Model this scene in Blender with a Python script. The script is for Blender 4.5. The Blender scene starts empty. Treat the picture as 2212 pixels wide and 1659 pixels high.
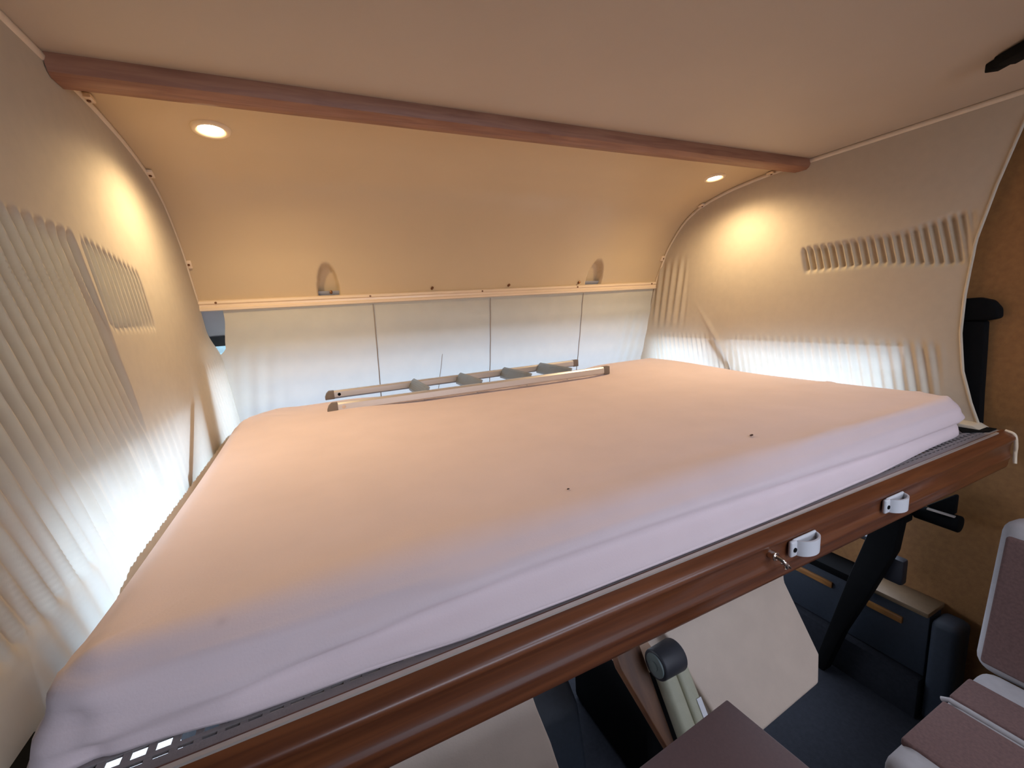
import bpy, bmesh, math, random
from mathutils import Vector, Matrix
random.seed(7)
C = bpy.context.scene.collection
UP = 1.45                      # eye height above the floor; everything below is written relative to the eye
FLOOR = -UP
PI = math.pi

# ------------------------------------------------------------------ materials
def lin(r, g, b):
    f = lambda c: (c/255/12.92) if c/255 <= .04045 else ((c/255+.055)/1.055)**2.4
    return (f(r), f(g), f(b), 1)

def newmat(name):
    m = bpy.data.materials.new(name); m.use_nodes = True
    nt = m.node_tree; nt.nodes.clear()
    out = nt.nodes.new('ShaderNodeOutputMaterial')
    return m, nt, out

def noise_col(nt, col, var, scale, vec=None, detail=4):
    """object-space mottled colour"""
    tc = nt.nodes.new('ShaderNodeTexCoord')
    mp = nt.nodes.new('ShaderNodeMapping')
    nt.links.new(tc.outputs['Object'], mp.inputs['Vector'])
    if vec: mp.inputs['Scale'].default_value = vec
    n = nt.nodes.new('ShaderNodeTexNoise'); n.inputs['Scale'].default_value = scale; n.inputs['Detail'].default_value = detail
    nt.links.new(mp.outputs['Vector'], n.inputs['Vector'])
    cr = nt.nodes.new('ShaderNodeValToRGB')
    cr.color_ramp.elements[0].position = .3; cr.color_ramp.elements[1].position = .7
    cr.color_ramp.elements[0].color = tuple(max(0, c*(1-var)) for c in col[:3])+(1,)
    cr.color_ramp.elements[1].color = tuple(min(1, c*(1+var)) for c in col[:3])+(1,)
    nt.links.new(n.outputs['Fac'], cr.inputs['Fac'])
    return cr.outputs['Color'], n.outputs['Fac'], mp.outputs['Vector']

def pbr(name, col, rough=.6, metal=0, var=.05, scale=30, vec=None, bump=0, bscale=None, coat=0, spec=.5):
    m, nt, out = newmat(name)
    b = nt.nodes.new('ShaderNodeBsdfPrincipled')
    b.inputs['Roughness'].default_value = rough; b.inputs['Metallic'].default_value = metal
    b.inputs['Specular IOR Level'].default_value = spec
    if coat: b.inputs['Coat Weight'].default_value = coat; b.inputs['Coat Roughness'].default_value = .05
    c, f, v = noise_col(nt, col, var, scale, vec)
    nt.links.new(c, b.inputs['Base Color'])
    if bump:
        bn = nt.nodes.new('ShaderNodeTexNoise'); bn.inputs['Scale'].default_value = bscale or scale*4; bn.inputs['Detail'].default_value = 3
        nt.links.new(v, bn.inputs['Vector'])
        bp = nt.nodes.new('ShaderNodeBump'); bp.inputs['Strength'].default_value = bump; bp.inputs['Distance'].default_value = .002
        nt.links.new(bn.outputs['Fac'], bp.inputs['Height']); nt.links.new(bp.outputs['Normal'], b.inputs['Normal'])
    nt.links.new(b.outputs['BSDF'], out.inputs['Surface'])
    return m

def cloth(name, col, trans, tcol=None, clear=0.0, scale=40, bump=.15):
    """thin fabric: diffuse front plus light coming through"""
    m, nt, out = newmat(name)
    c, f, v = noise_col(nt, col, .035, scale)
    d = nt.nodes.new('ShaderNodeBsdfDiffuse'); t = nt.nodes.new('ShaderNodeBsdfTranslucent')
    nt.links.new(c, d.inputs['Color']); t.inputs['Color'].default_value = tcol or col
    bn = nt.nodes.new('ShaderNodeTexNoise'); bn.inputs['Scale'].default_value = 260; nt.links.new(v, bn.inputs['Vector'])
    bp = nt.nodes.new('ShaderNodeBump'); bp.inputs['Strength'].default_value = bump; bp.inputs['Distance'].default_value = .001
    nt.links.new(bn.outputs['Fac'], bp.inputs['Height']); nt.links.new(bp.outputs['Normal'], d.inputs['Normal'])
    mx = nt.nodes.new('ShaderNodeMixShader'); mx.inputs[0].default_value = trans
    nt.links.new(d.outputs[0], mx.inputs[1]); nt.links.new(t.outputs[0], mx.inputs[2])
    last = mx.outputs[0]
    if clear:
        tr = nt.nodes.new('ShaderNodeBsdfTransparent'); m2 = nt.nodes.new('ShaderNodeMixShader'); m2.inputs[0].default_value = clear
        nt.links.new(last, m2.inputs[1]); nt.links.new(tr.outputs[0], m2.inputs[2]); last = m2.outputs[0]
    nt.links.new(last, out.inputs['Surface'])
    return m

def glass(name):
    m, nt, out = newmat(name)
    tr = nt.nodes.new('ShaderNodeBsdfTransparent'); tr.inputs[0].default_value = (.93, .97, .96, 1)
    gl = nt.nodes.new('ShaderNodeBsdfGlossy'); gl.inputs['Roughness'].default_value = .02
    n = nt.nodes.new('ShaderNodeTexNoise'); n.inputs['Scale'].default_value = 3
    mt = nt.nodes.new('ShaderNodeMath'); mt.operation = 'MULTIPLY'; mt.inputs[1].default_value = .1
    nt.links.new(n.outputs['Fac'], mt.inputs[0])
    mx = nt.nodes.new('ShaderNodeMixShader'); nt.links.new(mt.outputs[0], mx.inputs[0])
    nt.links.new(tr.outputs[0], mx.inputs[1]); nt.links.new(gl.outputs[0], mx.inputs[2])
    nt.links.new(mx.outputs[0], out.inputs['Surface'])
    return m

def lamp_mat(name, col, s):
    m, nt, out = newmat(name)
    e = nt.nodes.new('ShaderNodeEmission'); e.inputs[0].default_value = col; e.inputs[1].default_value = s
    nt.links.new(e.outputs[0], out.inputs['Surface'])
    return m

def wood(name, dark, light, rough, vec, coat=0, scale=6):
    m, nt, out = newmat(name)
    b = nt.nodes.new('ShaderNodeBsdfPrincipled'); b.inputs['Roughness'].default_value = rough
    b.inputs['Coat Weight'].default_value = coat; b.inputs['Coat Roughness'].default_value = .2
    tc = nt.nodes.new('ShaderNodeTexCoord'); mp = nt.nodes.new('ShaderNodeMapping'); mp.inputs['Scale'].default_value = vec
    nt.links.new(tc.outputs['Object'], mp.inputs['Vector'])
    n = nt.nodes.new('ShaderNodeTexNoise'); n.inputs['Scale'].default_value = scale; n.inputs['Detail'].default_value = 6; n.inputs['Distortion'].default_value = .6
    nt.links.new(mp.outputs['Vector'], n.inputs['Vector'])
    cr = nt.nodes.new('ShaderNodeValToRGB'); cr.color_ramp.elements[0].position = .35; cr.color_ramp.elements[1].position = .65
    cr.color_ramp.elements[0].color = dark; cr.color_ramp.elements[1].color = light
    nt.links.new(n.outputs['Fac'], cr.inputs['Fac']); nt.links.new(cr.outputs['Color'], b.inputs['Base Color'])
    nt.links.new(b.outputs[0], out.inputs['Surface'])
    return m

def sheet_mat():
    m, nt, out = newmat('pink_sheet')
    b = nt.nodes.new('ShaderNodeBsdfPrincipled'); b.inputs['Roughness'].default_value = .85
    b.inputs['Specular IOR Level'].default_value = .15; b.inputs['Sheen Weight'].default_value = .15
    c, f, v = noise_col(nt, lin(233, 212, 212), .025, 9)
    # one small brownish stain near the front left corner
    tc = nt.nodes.new('ShaderNodeTexCoord')
    d = nt.nodes.new('ShaderNodeVectorMath'); d.operation = 'DISTANCE'; d.inputs[1].default_value = STAIN
    nt.links.new(tc.outputs['Object'], d.inputs[0])
    cr = nt.nodes.new('ShaderNodeValToRGB'); cr.color_ramp.elements[0].position = .002; cr.color_ramp.elements[1].position = .009
    cr.color_ramp.elements[0].color = (.32, .32, .32, 1); cr.color_ramp.elements[1].color = (0, 0, 0, 1)
    nt.links.new(d.outputs['Value'], cr.inputs['Fac'])
    mx = nt.nodes.new('ShaderNodeMixRGB'); mx.inputs[2].default_value = lin(120, 80, 90)
    nt.links.new(cr.outputs['Color'], mx.inputs[0]); nt.links.new(c, mx.inputs[1]); nt.links.new(mx.outputs[0], b.inputs['Base Color'])
    bn = nt.nodes.new('ShaderNodeTexNoise'); bn.inputs['Scale'].default_value = 300; nt.links.new(v, bn.inputs['Vector'])
    bp = nt.nodes.new('ShaderNodeBump'); bp.inputs['Strength'].default_value = .15; bp.inputs['Distance'].default_value = .001
    nt.links.new(bn.outputs['Fac'], bp.inputs['Height']); nt.links.new(bp.outputs['Normal'], b.inputs['Normal'])
    nt.links.new(b.outputs[0], out.inputs['Surface'])
    return m

# ------------------------------------------------------------------ mesh helpers
def V(*a): return Vector(a)

def add_box(bm, lo, hi, bev=0, seg=2, M=None):
    b = bmesh.new(); bmesh.ops.create_cube(b, size=1)
    lo = Vector(lo); hi = Vector(hi)
    for v in b.verts: v.co = Vector([(lo[i]+hi[i])/2 + v.co[i]*(hi[i]-lo[i]) for i in range(3)])
    if bev: bmesh.ops.bevel(b, geom=b.edges[:], offset=bev, segments=seg, affect='EDGES', profile=.5)
    merge(bm, b, M)

def merge(bm, b, M=None):
    if M is not None: bmesh.ops.transform(b, matrix=M, verts=b.verts)
    me = bpy.data.meshes.new('tmp'); b.to_mesh(me); b.free(); bm.from_mesh(me); bpy.data.meshes.remove(me)

def add_prism(bm, prof, a, b_, axis='x', bev=0, M=None):
    """prof: list of 2D points in the two other axes; extruded from a to b_ along axis"""
    b = bmesh.new()
    def P(t, p):
        return {'x': V(t, p[0], p[1]), 'y': V(p[0], t, p[1]), 'z': V(p[0], p[1], t)}[axis]
    va = [b.verts.new(P(a, p)) for p in prof]; vb = [b.verts.new(P(b_, p)) for p in prof]
    n = len(prof)
    b.faces.new(va); b.faces.new(vb[::-1])
    for i in range(n): b.faces.new((va[i], vb[i], vb[(i+1) % n], va[(i+1) % n]))
    bmesh.ops.recalc_face_normals(b, faces=b.faces)
    if bev: bmesh.ops.bevel(b, geom=b.edges[:], offset=bev, segments=2, affect='EDGES', profile=.5)
    merge(bm, b, M)

def add_cyl(bm, p0, p1, r0, r1=None, seg=24, bev=0):
    r1 = r0 if r1 is None else r1
    p0, p1 = Vector(p0), Vector(p1); d = p1-p0
    b = bmesh.new()
    bmesh.ops.create_cone(b, cap_ends=True, segments=seg, radius1=r0, radius2=r1, depth=d.length)
    if bev:
        es = [e for e in b.edges if any(len(f.verts) > 4 for f in e.link_faces)]
        bmesh.ops.bevel(b, geom=es, offset=bev, segments=3, affect='EDGES', profile=.5)
    M = Matrix.Translation((p0+p1)/2) @ d.to_track_quat('Z', 'Y').to_matrix().to_4x4()
    merge(bm, b, M)

def add_tube(bm, pts, r, seg=8, flat=1.0):
    pts = [Vector(p) for p in pts]; rings = []
    for i, p in enumerate(pts):
        t = (pts[min(i+1, len(pts)-1)]-pts[max(i-1, 0)]).normalized()
        q = t.to_track_quat('Z', 'Y')
        rr = r(i/(len(pts)-1)) if callable(r) else r
        rings.append([bm.verts.new(p + q @ V(math.cos(2*PI*k/seg)*rr*flat, math.sin(2*PI*k/seg)*rr, 0)) for k in range(seg)])
    for a, b in zip(rings, rings[1:]):
        for k in range(seg): bm.faces.new((a[k], a[(k+1) % seg], b[(k+1) % seg], b[k]))
    bm.faces.new(rings[0][::-1]); bm.faces.new(rings[-1])

def add_grid(bm, f, nu, nv):
    vs = [[bm.verts.new(f(i/nu, j/nv)) for j in range(nv+1)] for i in range(nu+1)]
    for i in range(nu):
        for j in range(nv): bm.faces.new((vs[i][j], vs[i+1][j], vs[i+1][j+1], vs[i][j+1]))
    return vs

def smoothstep(a, b, x):
    t = max(0, min(1, (x-a)/(b-a))); return t*t*(3-2*t)
def interp(tab, x):
    if x <= tab[0][0]: return tab[0][1]
    for (a, fa), (b, fb) in zip(tab, tab[1:]):
        if x <= b: return fa+(fb-fa)*(x-a)/(b-a)
    return tab[-1][1]
def catmull(pts, n):
    pts = [Vector(p) for p in pts]; q = [2*pts[0]-pts[1]]+pts+[2*pts[-1]-pts[-2]]; out = []
    for i in range(1, len(q)-2):
        for k in range(n):
            t = k/n; a, b, c, d = q[i-1:i+3]
            out.append(.5*((2*b)+(c-a)*t+(2*a-5*b+4*c-d)*t*t+(3*b-a-3*c+d)*t**3))
    return out+[pts[-1]]

def obj(name, bm, mat, parent=None, smooth=None, origin=None, solid=0):
    """one mesh object; bm is in eye-relative world coordinates"""
    me = bpy.data.meshes.new(name)
    if parent is not None:
        base = Vector((0, 0, 0)); p = parent
        while p is not None: base += p.location; p = p.parent
        loc = Vector((0, 0, 0))
    else:
        xs = [v.co for v in bm.verts]
        if origin is None:
            lo = [min(c[i] for c in xs) for i in range(3)]; hi = [max(c[i] for c in xs) for i in range(3)]
            origin = ((lo[0]+hi[0])/2, (lo[1]+hi[1])/2, lo[2])
        base = Vector(origin); loc = base
    bmesh.ops.translate(bm, verts=bm.verts, vec=-base)
    bmesh.ops.recalc_face_normals(bm, faces=bm.faces)
    bm.to_mesh(me); bm.free()
    me.materials.append(mat)
    o = bpy.data.objects.new(name, me); C.objects.link(o)
    o.location = loc
    if parent is not None: o.parent = parent
    if solid:
        s = o.modifiers.new('thickness', 'SOLIDIFY'); s.thickness = solid; s.offset = 0
    if smooth:
        for p in me.polygons: p.use_smooth = True
        if smooth != 'all': me.set_sharp_from_angle(angle=math.radians(smooth))
    return o

def thing(name, label, cat, loc, group=None):
    o = bpy.data.objects.new(name, None); o.empty_display_size = .05
    C.objects.link(o); o.location = loc
    return tag(o, label, cat, group)
def tag(o, label, cat, group=None):
    o['label'] = label; o['category'] = cat
    if group: o['group'] = group
    return o
def struct(o, label=None):
    o['kind'] = 'structure'
    if label: o['label'] = label
    return o
NB = bmesh.new

STAIN = (-.835, -.62, .104)
# ------------------------------------------------------------------ palette
M_ceil  = pbr('ceiling_cream', lin(192, 176, 156), .6, var=.02, scale=5, bump=.06, bscale=500)
M_dome  = pbr('overcab_cream', lin(206, 182, 146), .32, var=.02, scale=4, spec=.4)
M_wallR = pbr('tan_wall', lin(150, 104, 58), .7, var=.12, scale=60, bump=.2, bscale=300)
M_wall  = pbr('cream_wall', lin(205, 190, 170), .6, var=.03, scale=10)
M_wallL = pbr('grey_wall_lining', lin(46, 44, 43), .8, var=.08, scale=40)
M_dark  = pbr('dark_carpet', lin(34, 36, 44), .95, var=.2, scale=90, bump=.5, bscale=500)
M_navy  = pbr('navy_plastic', lin(52, 58, 68), .6, var=.08, scale=80, bump=.2, bscale=600)
M_black = pbr('black_plastic', lin(10, 10, 11), .9, spec=.15, var=.15, scale=40)
M_beam  = wood('cherry_beam', lin(132, 88, 66), lin(156, 110, 84), .5, (1, 12, 12))
M_rail  = wood('mahogany_rail', lin(92, 48, 26), lin(118, 66, 36), .36, (.6, 14, 14), coat=.3)
M_stick = wood('amber_wood', lin(150, 100, 52), lin(180, 124, 66), .4, (4, 2, 12), coat=.2)
M_side  = wood('brown_panel', lin(96, 60, 40), lin(120, 78, 50), .5, (8, 2, 2))
M_tab   = pbr('brown_laminate', lin(112, 84, 80), .55, var=.06, scale=250)
M_cur   = cloth('curtain_cloth', lin(222, 206, 184), .36, lin(228, 236, 228), clear=.015)
M_hem   = cloth('hem_cloth', lin(205, 192, 172), .05)
M_blind = cloth('blind_cloth', lin(206, 196, 172), .22, lin(214, 226, 232), scale=14)
M_seam  = cloth('seam_cord', lin(165, 152, 138), .05)
M_bar   = pbr('cream_plastic', lin(232, 208, 178), .22, var=.02, scale=8)
M_track = pbr('track_plastic', lin(214, 196, 172), .4, var=.03, scale=20)
M_screw = pbr('bronze_screw', lin(122, 82, 52), .35, metal=.6)
M_sheet = sheet_mat()
M_base  = pbr('grey_base', lin(150, 142, 140), .6, var=.06, scale=60, bump=.3, bscale=300)
M_strip = pbr('satin_edging', lin(206, 196, 186), .28, metal=.5, var=.03)
M_alu   = pbr('satin_aluminium', lin(206, 198, 190), .38, metal=.55, var=.03, scale=10, vec=(.3, 8, 8))
M_rung  = pbr('ribbed_aluminium', lin(150, 152, 150), .5, metal=.5, var=.04)
M_cap   = pbr('grey_cap', lin(122, 108, 96), .6, var=.06)
M_white = pbr('white_plastic', lin(222, 220, 222), .35, var=.02)
M_grey  = pbr('grey_inset', lin(120, 118, 122), .5, var=.04)
M_chrome= pbr('chrome', lin(225, 215, 205), .16, metal=1, var=.02)
M_beige = pbr('beige_leather', lin(206, 184, 166), .55, var=.04, scale=18, bump=.15, bscale=250)
M_arm   = pbr('olive_cream_leather', lin(176, 172, 148), .55, var=.05, scale=40, bump=.15, bscale=300)
M_knob  = pbr('charcoal_knob', lin(52, 52, 58), .5, var=.08)
M_kface = pbr('grey_knob_face', lin(112, 122, 120), .45, var=.06)
M_brown = pbr('brown_upholstery', lin(122, 92, 86), .95, var=.14, scale=160, bump=.5, bscale=600)
M_pale  = pbr('pale_upholstery', lin(186, 178, 176), .8, var=.05, scale=60, bump=.2, bscale=400)
M_red   = pbr('dark_red_vinyl', lin(120, 30, 24), .5)
M_ledge = pbr('tan_ledge', lin(132, 108, 80), .6, var=.08, scale=50)
M_lens  = lamp_mat('lit_lens', (1, .80, .50, 1), 40)
M_bezel = pbr('cream_bezel', lin(238, 214, 178), .3, var=.02)
M_glass = glass('window_glass')
M_seal  = pbr('rubber_seal', lin(24, 28, 34), .6)
M_head  = pbr('header_grey', lin(176, 178, 186), .5, var=.02)
M_grnd  = pbr('outdoor_ground', lin(150, 150, 146), .9, var=.15, scale=3)
M_hedge = pbr('hedge_leaf', lin(62, 84, 84), .8, var=.4, scale=12)
M_crumb = pbr('dark_crumb', lin(70, 48, 46), .8)

# ------------------------------------------------------------------ roof line
ROOF = [(1.222, .482), (1.37, .480), (1.47, .474), (1.58, .462), (1.71, .434), (1.80, .392), (1.86, .343),
        (1.93, .265), (1.975, .190), (2.01, .125), (2.022, .100), (2.030, .080)]
RP = [Vector((y, z, 0)) for y, z in ROOF]
ROOFC = [(p.x, p.y) for p in catmull(RP, 10)]
def roof_z(y): return interp(ROOFC, y)
def roof_y(z): return interp([(b, a) for a, b in ROOFC[::-1]], z)

# ------------------------------------------------------------------ shell of the vehicle
W = 1.098
bm = NB()                                                    # flat ceiling; unseen roof-light opening added to bring daylight onto the bed
SK = (-.10, .80, -.95, -.15)
for lo, hi in (((-W, -1.65), (W, SK[2])), ((-W, SK[3]), (W, 1.24)), ((-W, SK[2]), (SK[0], SK[3])), ((SK[1], SK[2]), (W, SK[3]))):
    add_box(bm, (lo[0], lo[1], .482), (hi[0], hi[1], .52))
struct(obj('ceiling', bm, M_ceil), 'flat cream ceiling panel behind the brown beam')

bm = NB()                                                    # curved overcab lining with a shallow recess in the lower middle
n = len(ROOFC)-1
def dome(u, v):
    x = -W+2*W*u; y, z = ROOFC[min(n, int(round(v*n)))]
    k = 0
    for x0, w in ((-.622, .040), (.636, .048)):
        k = max(k, smoothstep(0, .22, 1-((x-x0)/w)**2-((z-.115)/.105)**2))
    return V(x, y+.042*k*smoothstep(.080, .098, z), z)
add_grid(bm, dome, 420, n)
dm = obj('wall_front', bm, M_dome, smooth='all'); struct(dm, 'glossy cream curved overcab lining above the header rail')
s = dm.modifiers.new('thickness', 'SOLIDIFY'); s.thickness = .012; s.offset = 1

# small bronze fixing screws sitting just above the header rail
for x in (-.615, -.21, .155, .545):
    bm = NB(); y = roof_y(.115)
    add_cyl(bm, (x, y+.004, .112), (x, y-.012, .116), .006, .005, 12, .001)
    o = obj('screw', bm, M_screw, dm, smooth=40); 

# side walls with cab window openings; slanted divider between the door window and the front quarter window
def side_wall(name, s, openings, mat, y0, y1):
    bm = NB(); ys = sorted({y0, y1, *[q for o in openings for q in o[:2]]})
    xa, xb = sorted((s*W, s*(W+.035)))
    for a, b in zip(ys, ys[1:]):
        hole = [o for o in openings if o[0] <= (a+b)/2 <= o[1]]
        if not hole: add_box(bm, (xa, a, FLOOR), (xb, b, .52))
        else:
            add_box(bm, (xa, a, FLOOR), (xb, b, hole[0][2])); add_box(bm, (xa, a, hole[0][3]), (xb, b, .52))
    return struct(obj(name, bm, mat))
WT = -.195
CAB = (.90, 2.05, -.95, WT)
CABL = [(.90, 1.71, -1.12, WT), (1.875, 2.14, -1.12, -.125)]
side_wall('wall_left', -1, CABL, M_wallL, -1.65, 2.3)
side_wall('wall_right', 1, [CAB, (-1.35, -.75, -.30, .20)], M_wallR, -1.65, 2.3)
BW = (-.90, .80, -.35, .22)                                  # rear window added unseen behind the camera to brighten the bed front
bm = NB()
for lo, hi in (((-W-.035, FLOOR), (BW[0], .52)), ((BW[1], FLOOR), (W+.035, .52)), ((BW[0], FLOOR), (BW[1], BW[2])), ((BW[0], BW[3]), (BW[1], .52))):
    add_box(bm, (lo[0], -1.68, lo[1]), (hi[0], -1.65, hi[1]))
struct(obj('wall_back', bm, M_wall))
bm = NB(); add_box(bm, (-W-.035, -1.68, FLOOR-.04), (W+.035, 2.75, FLOOR)); struct(obj('floor', bm, M_dark), 'dark carpeted floor under the bed')
bm = NB()                                                    # front bulkhead under the windscreen
add_box(bm, (-W, 2.60, FLOOR), (W, 2.64, -.78)); struct(obj('wall_front.001', bm, M_navy))

nw = [0]
def window(name, cx, parts_pane, frame_boxes, mat_frame=M_seal):
    nw[0] += 1
    bm = NB()
    for lo, hi in frame_boxes: add_box(bm, lo, hi, .002, 1)
    f = struct(obj(name, bm, mat_frame))
    for quad in parts_pane:
        bm = NB(); vs = [bm.verts.new(q) for q in quad]; bm.faces.new(vs)
        obj('pane', bm, M_glass, f)
    return f
def cab_window(name, s, holes, post):
    x = s*(W+.020); xa, xb = sorted((s*(W+.004), s*(W+.034)))
    bm = NB()
    for y0, y1, z0, z1 in holes:
        for lo, hi in (((xa, y0, z0), (xb, y1, z0+.015)), ((xa, y0, z1-.012), (xb, y1, z1)), ((xa, y0, z0+.015), (xb, y0+.012, z1-.012)), ((xa, y1-.012, z0+.015), (xb, y1, z1-.012))):
            add_box(bm, lo, hi, .002, 1)
    z0, z1 = holes[0][2:]; yt, yb, w, xin = post               # slanted divider post between door window and quarter window
    pa, pb = sorted((s*xin, s*(W+.034)))
    add_prism(bm, [(yt, z1-.012), (yt+w, z1-.012), (yb+w, -.46), (yb+w, z0+.015), (yb, z0+.015), (yb, -.46)], pa, pb, 'x')
    f = struct(obj(name, bm, M_seal))
    for y0, y1, z0, z1 in holes:
        bm = NB(); bm.faces.new([bm.verts.new(q) for q in ((x, y0, z0), (x, y1, z0), (x, y1, z1), (x, y0, z1))]); obj('pane', bm, M_glass, f)
cab_window('window_1', -1, CABL, (1.600, 1.360, .048, 1.037))
cab_window('window_2', 1, [CAB], (1.615, 1.40, .05, 1.05))

bm = NB(); add_prism(bm, [(1.715, -.95), (1.87, -.95), (1.875, -.125), (1.72, -.19)], -W+.001, -1.046, 'x', .006)
struct(obj('trim_3', bm, M_wall), 'windscreen pillar trim behind the left curtain')
# header panel over the windscreen, rubber seal, sloping windscreen
bm = NB(); add_prism(bm, [(2.03, .12), (2.06, .12), (2.205, -.03), (2.19, -.045), (2.175, -.03)], -W, W, 'x')
struct(obj('trim_2', bm, M_head), 'grey header panel over the windscreen')
bm = NB(); add_prism(bm, [(2.168, -.03), (2.215, -.03), (2.235, -.068), (2.19, -.068)], -W, W, 'x'); f = struct(obj('window_3', bm, M_seal))
bm = NB(); bm.faces.new([bm.verts.new(q) for q in ((-W, 2.21, -.05), (W, 2.21, -.05), (W, 2.62, -.78), (-W, 2.62, -.78))]); obj('pane', bm, M_glass, f)
# guessed side window, rear window and roof light, unseen, sized for daylight inside
def pane_window(name, box, quad):
    bm = NB()
    for lo, hi in box: add_box(bm, lo, hi)
    f = struct(obj(name, bm, M_white)); bm = NB(); bm.faces.new([bm.verts.new(q) for q in quad]); obj('pane', bm, M_glass, f)
xa, xb = W+.004, W+.030
a, b, c, d = -1.35, -.75, -.30, .20
pane_window('added_window_4', [((xa, a, c), (xb, b, c+.015)), ((xa, a, d-.015), (xb, b, d)), ((xa, a, c+.015), (xb, a+.015, d-.015)), ((xa, b-.015, c+.015), (xb, b, d-.015))],
            [(W+.02, a, c), (W+.02, b, c), (W+.02, b, d), (W+.02, a, d)])
a, b, c, d = BW
pane_window('added_window_6', [((a, -1.678, c), (b, -1.652, c+.015)), ((a, -1.678, d-.015), (b, -1.652, d)), ((a, -1.678, c+.015), (a+.015, -1.652, d-.015)), ((b-.015, -1.678, c+.015), (b, -1.652, d-.015))],
            [(a, -1.665, c), (b, -1.665, c), (b, -1.665, d), (a, -1.665, d)])
a, b, c, d = SK
pane_window('added_window_5', [((a, c, .49), (b, c+.015, .515)), ((a, d-.015, .49), (b, d, .515)), ((a, c+.015, .49), (a+.015, d-.015, .515)), ((b-.015, c+.015, .49), (b, d-.015, .515))],
            [(a, c, .505), (b, c, .505), (b, d, .505), (a, d, .505)])

# ------------------------------------------------------------------ brown beam across the ceiling
prof = [(1.222, .484), (1.220, .462), (1.224, .452), (1.234, .446), (1.275, .447), (1.286, .452), (1.290, .462), (1.290, .484)]
bm = NB(); add_prism(bm, prof, -1.052, 1.052, 'x')
struct(obj('trim_1', bm, M_beam, smooth=35), 'brown wooden beam crossing the cream ceiling')

# ------------------------------------------------------------------ spotlights set in the overcab lining
def spotlight(sx, label):
    y, z = 1.468, roof_z(1.468)
    t = thing('recessed_spotlight', label, 'lamp', (sx, y, z-.004), 'ceiling spotlights over the bed')
    nrm = V(0, -.09, -1).normalized()
    c = V(sx, y, z)
    bm = NB()                                                # dished bezel ring
    R = [(.042, .000), (.040, .006), (.034, .008), (.026, .004), (.025, -.004)]
    q = nrm.to_track_quat('Z', 'Y'); seg = 40
    rings = [[bm.verts.new(c+q @ V(math.cos(2*PI*k/seg)*r, math.sin(2*PI*k/seg)*r, h)) for k in range(seg)] for r, h in R]
    for A, B in zip(rings, rings[1:]):
        for k in range(seg): bm.faces.new((A[k], A[(k+1) % seg], B[(k+1) % seg], B[k]))
    obj('bezel', bm, M_bezel, t, smooth=60)
    bm = NB(); add_cyl(bm, c+nrm*-.003, c+nrm*.003, .0245, .023, 32)
    obj('lens', bm, M_lens, t, smooth=40)
    L = bpy.data.lights.new('spot_lamp', 'SPOT'); L.energy = SPOT_W; L.color = (1, .765, .455)
    L.spot_size = math.radians(164); L.spot_blend = .75; L.shadow_soft_size = .028
    o = bpy.data.objects.new('bulb', L); C.objects.link(o); o.parent = t
    o.location = nrm*.016
    aim = V(-.12*(1 if sx > 0 else -1), .0, -1)
    o.rotation_mode = 'QUATERNION'; o.rotation_quaternion = aim.to_track_quat('-Z', 'Y')
    return t
SPOT_W = 18.5
spotlight(-.858, 'lit round spotlight in the curved ceiling, nearest the left curtain')
spotlight(.848, 'lit round spotlight in the curved ceiling beside the right curtain track')

# ------------------------------------------------------------------ curtain tracks with clips
def track(s, y_from, label):
    t = thing('curtain_track', label, 'curtain track', (s*1.05, 1.3, .10), 'curtain tracks along the ceiling edges')
    pts = [V(s*1.056, y, .474) for y in (y_from, .2, .8, 1.222)] if y_from < .2 else [V(s*1.056, y, .474) for y in (y_from, 1.222)]
    pts += [V(s*1.056, y-.004, z-.007) for y, z in ROOFC[6:]]
    bm = NB(); add_tube(bm, pts, .0085, 8, .8); obj('track', bm, M_track, t, smooth=50)
    for y in (1.366, 1.703, 1.955):
        z = (roof_z(y) if y > 1.222 else .482)
        bm = NB(); add_box(bm, (-.012, -.014, -.006), (.008, .014, .003), .002)
        tan = V(0, 1, (roof_z(y+.02)-roof_z(y-.02))/.04 if y > 1.25 else 0).normalized()
        M = Matrix.Translation((s*1.046, y, z-.006)) @ Matrix.Rotation(math.atan2(tan.z, tan.y), 4, 'X')
        bmesh.ops.transform(bm, matrix=M, verts=bm.verts)
        cl = obj('clip', bm, M_bar, t, smooth=40)
        bm = NB(); nz = V(0, tan.z, -tan.y); c0 = V(s*1.046, y, z-.006)+nz*.006
        add_cyl(bm, c0-nz*.002, c0+nz*.0025, .0035, seg=10); obj('screw', bm, M_screw, cl)
track(-1, -.9, 'cream curtain track curving down the left edge of the ceiling')
track(1, .05, 'cream curtain track curving down the right edge of the ceiling')

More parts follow.
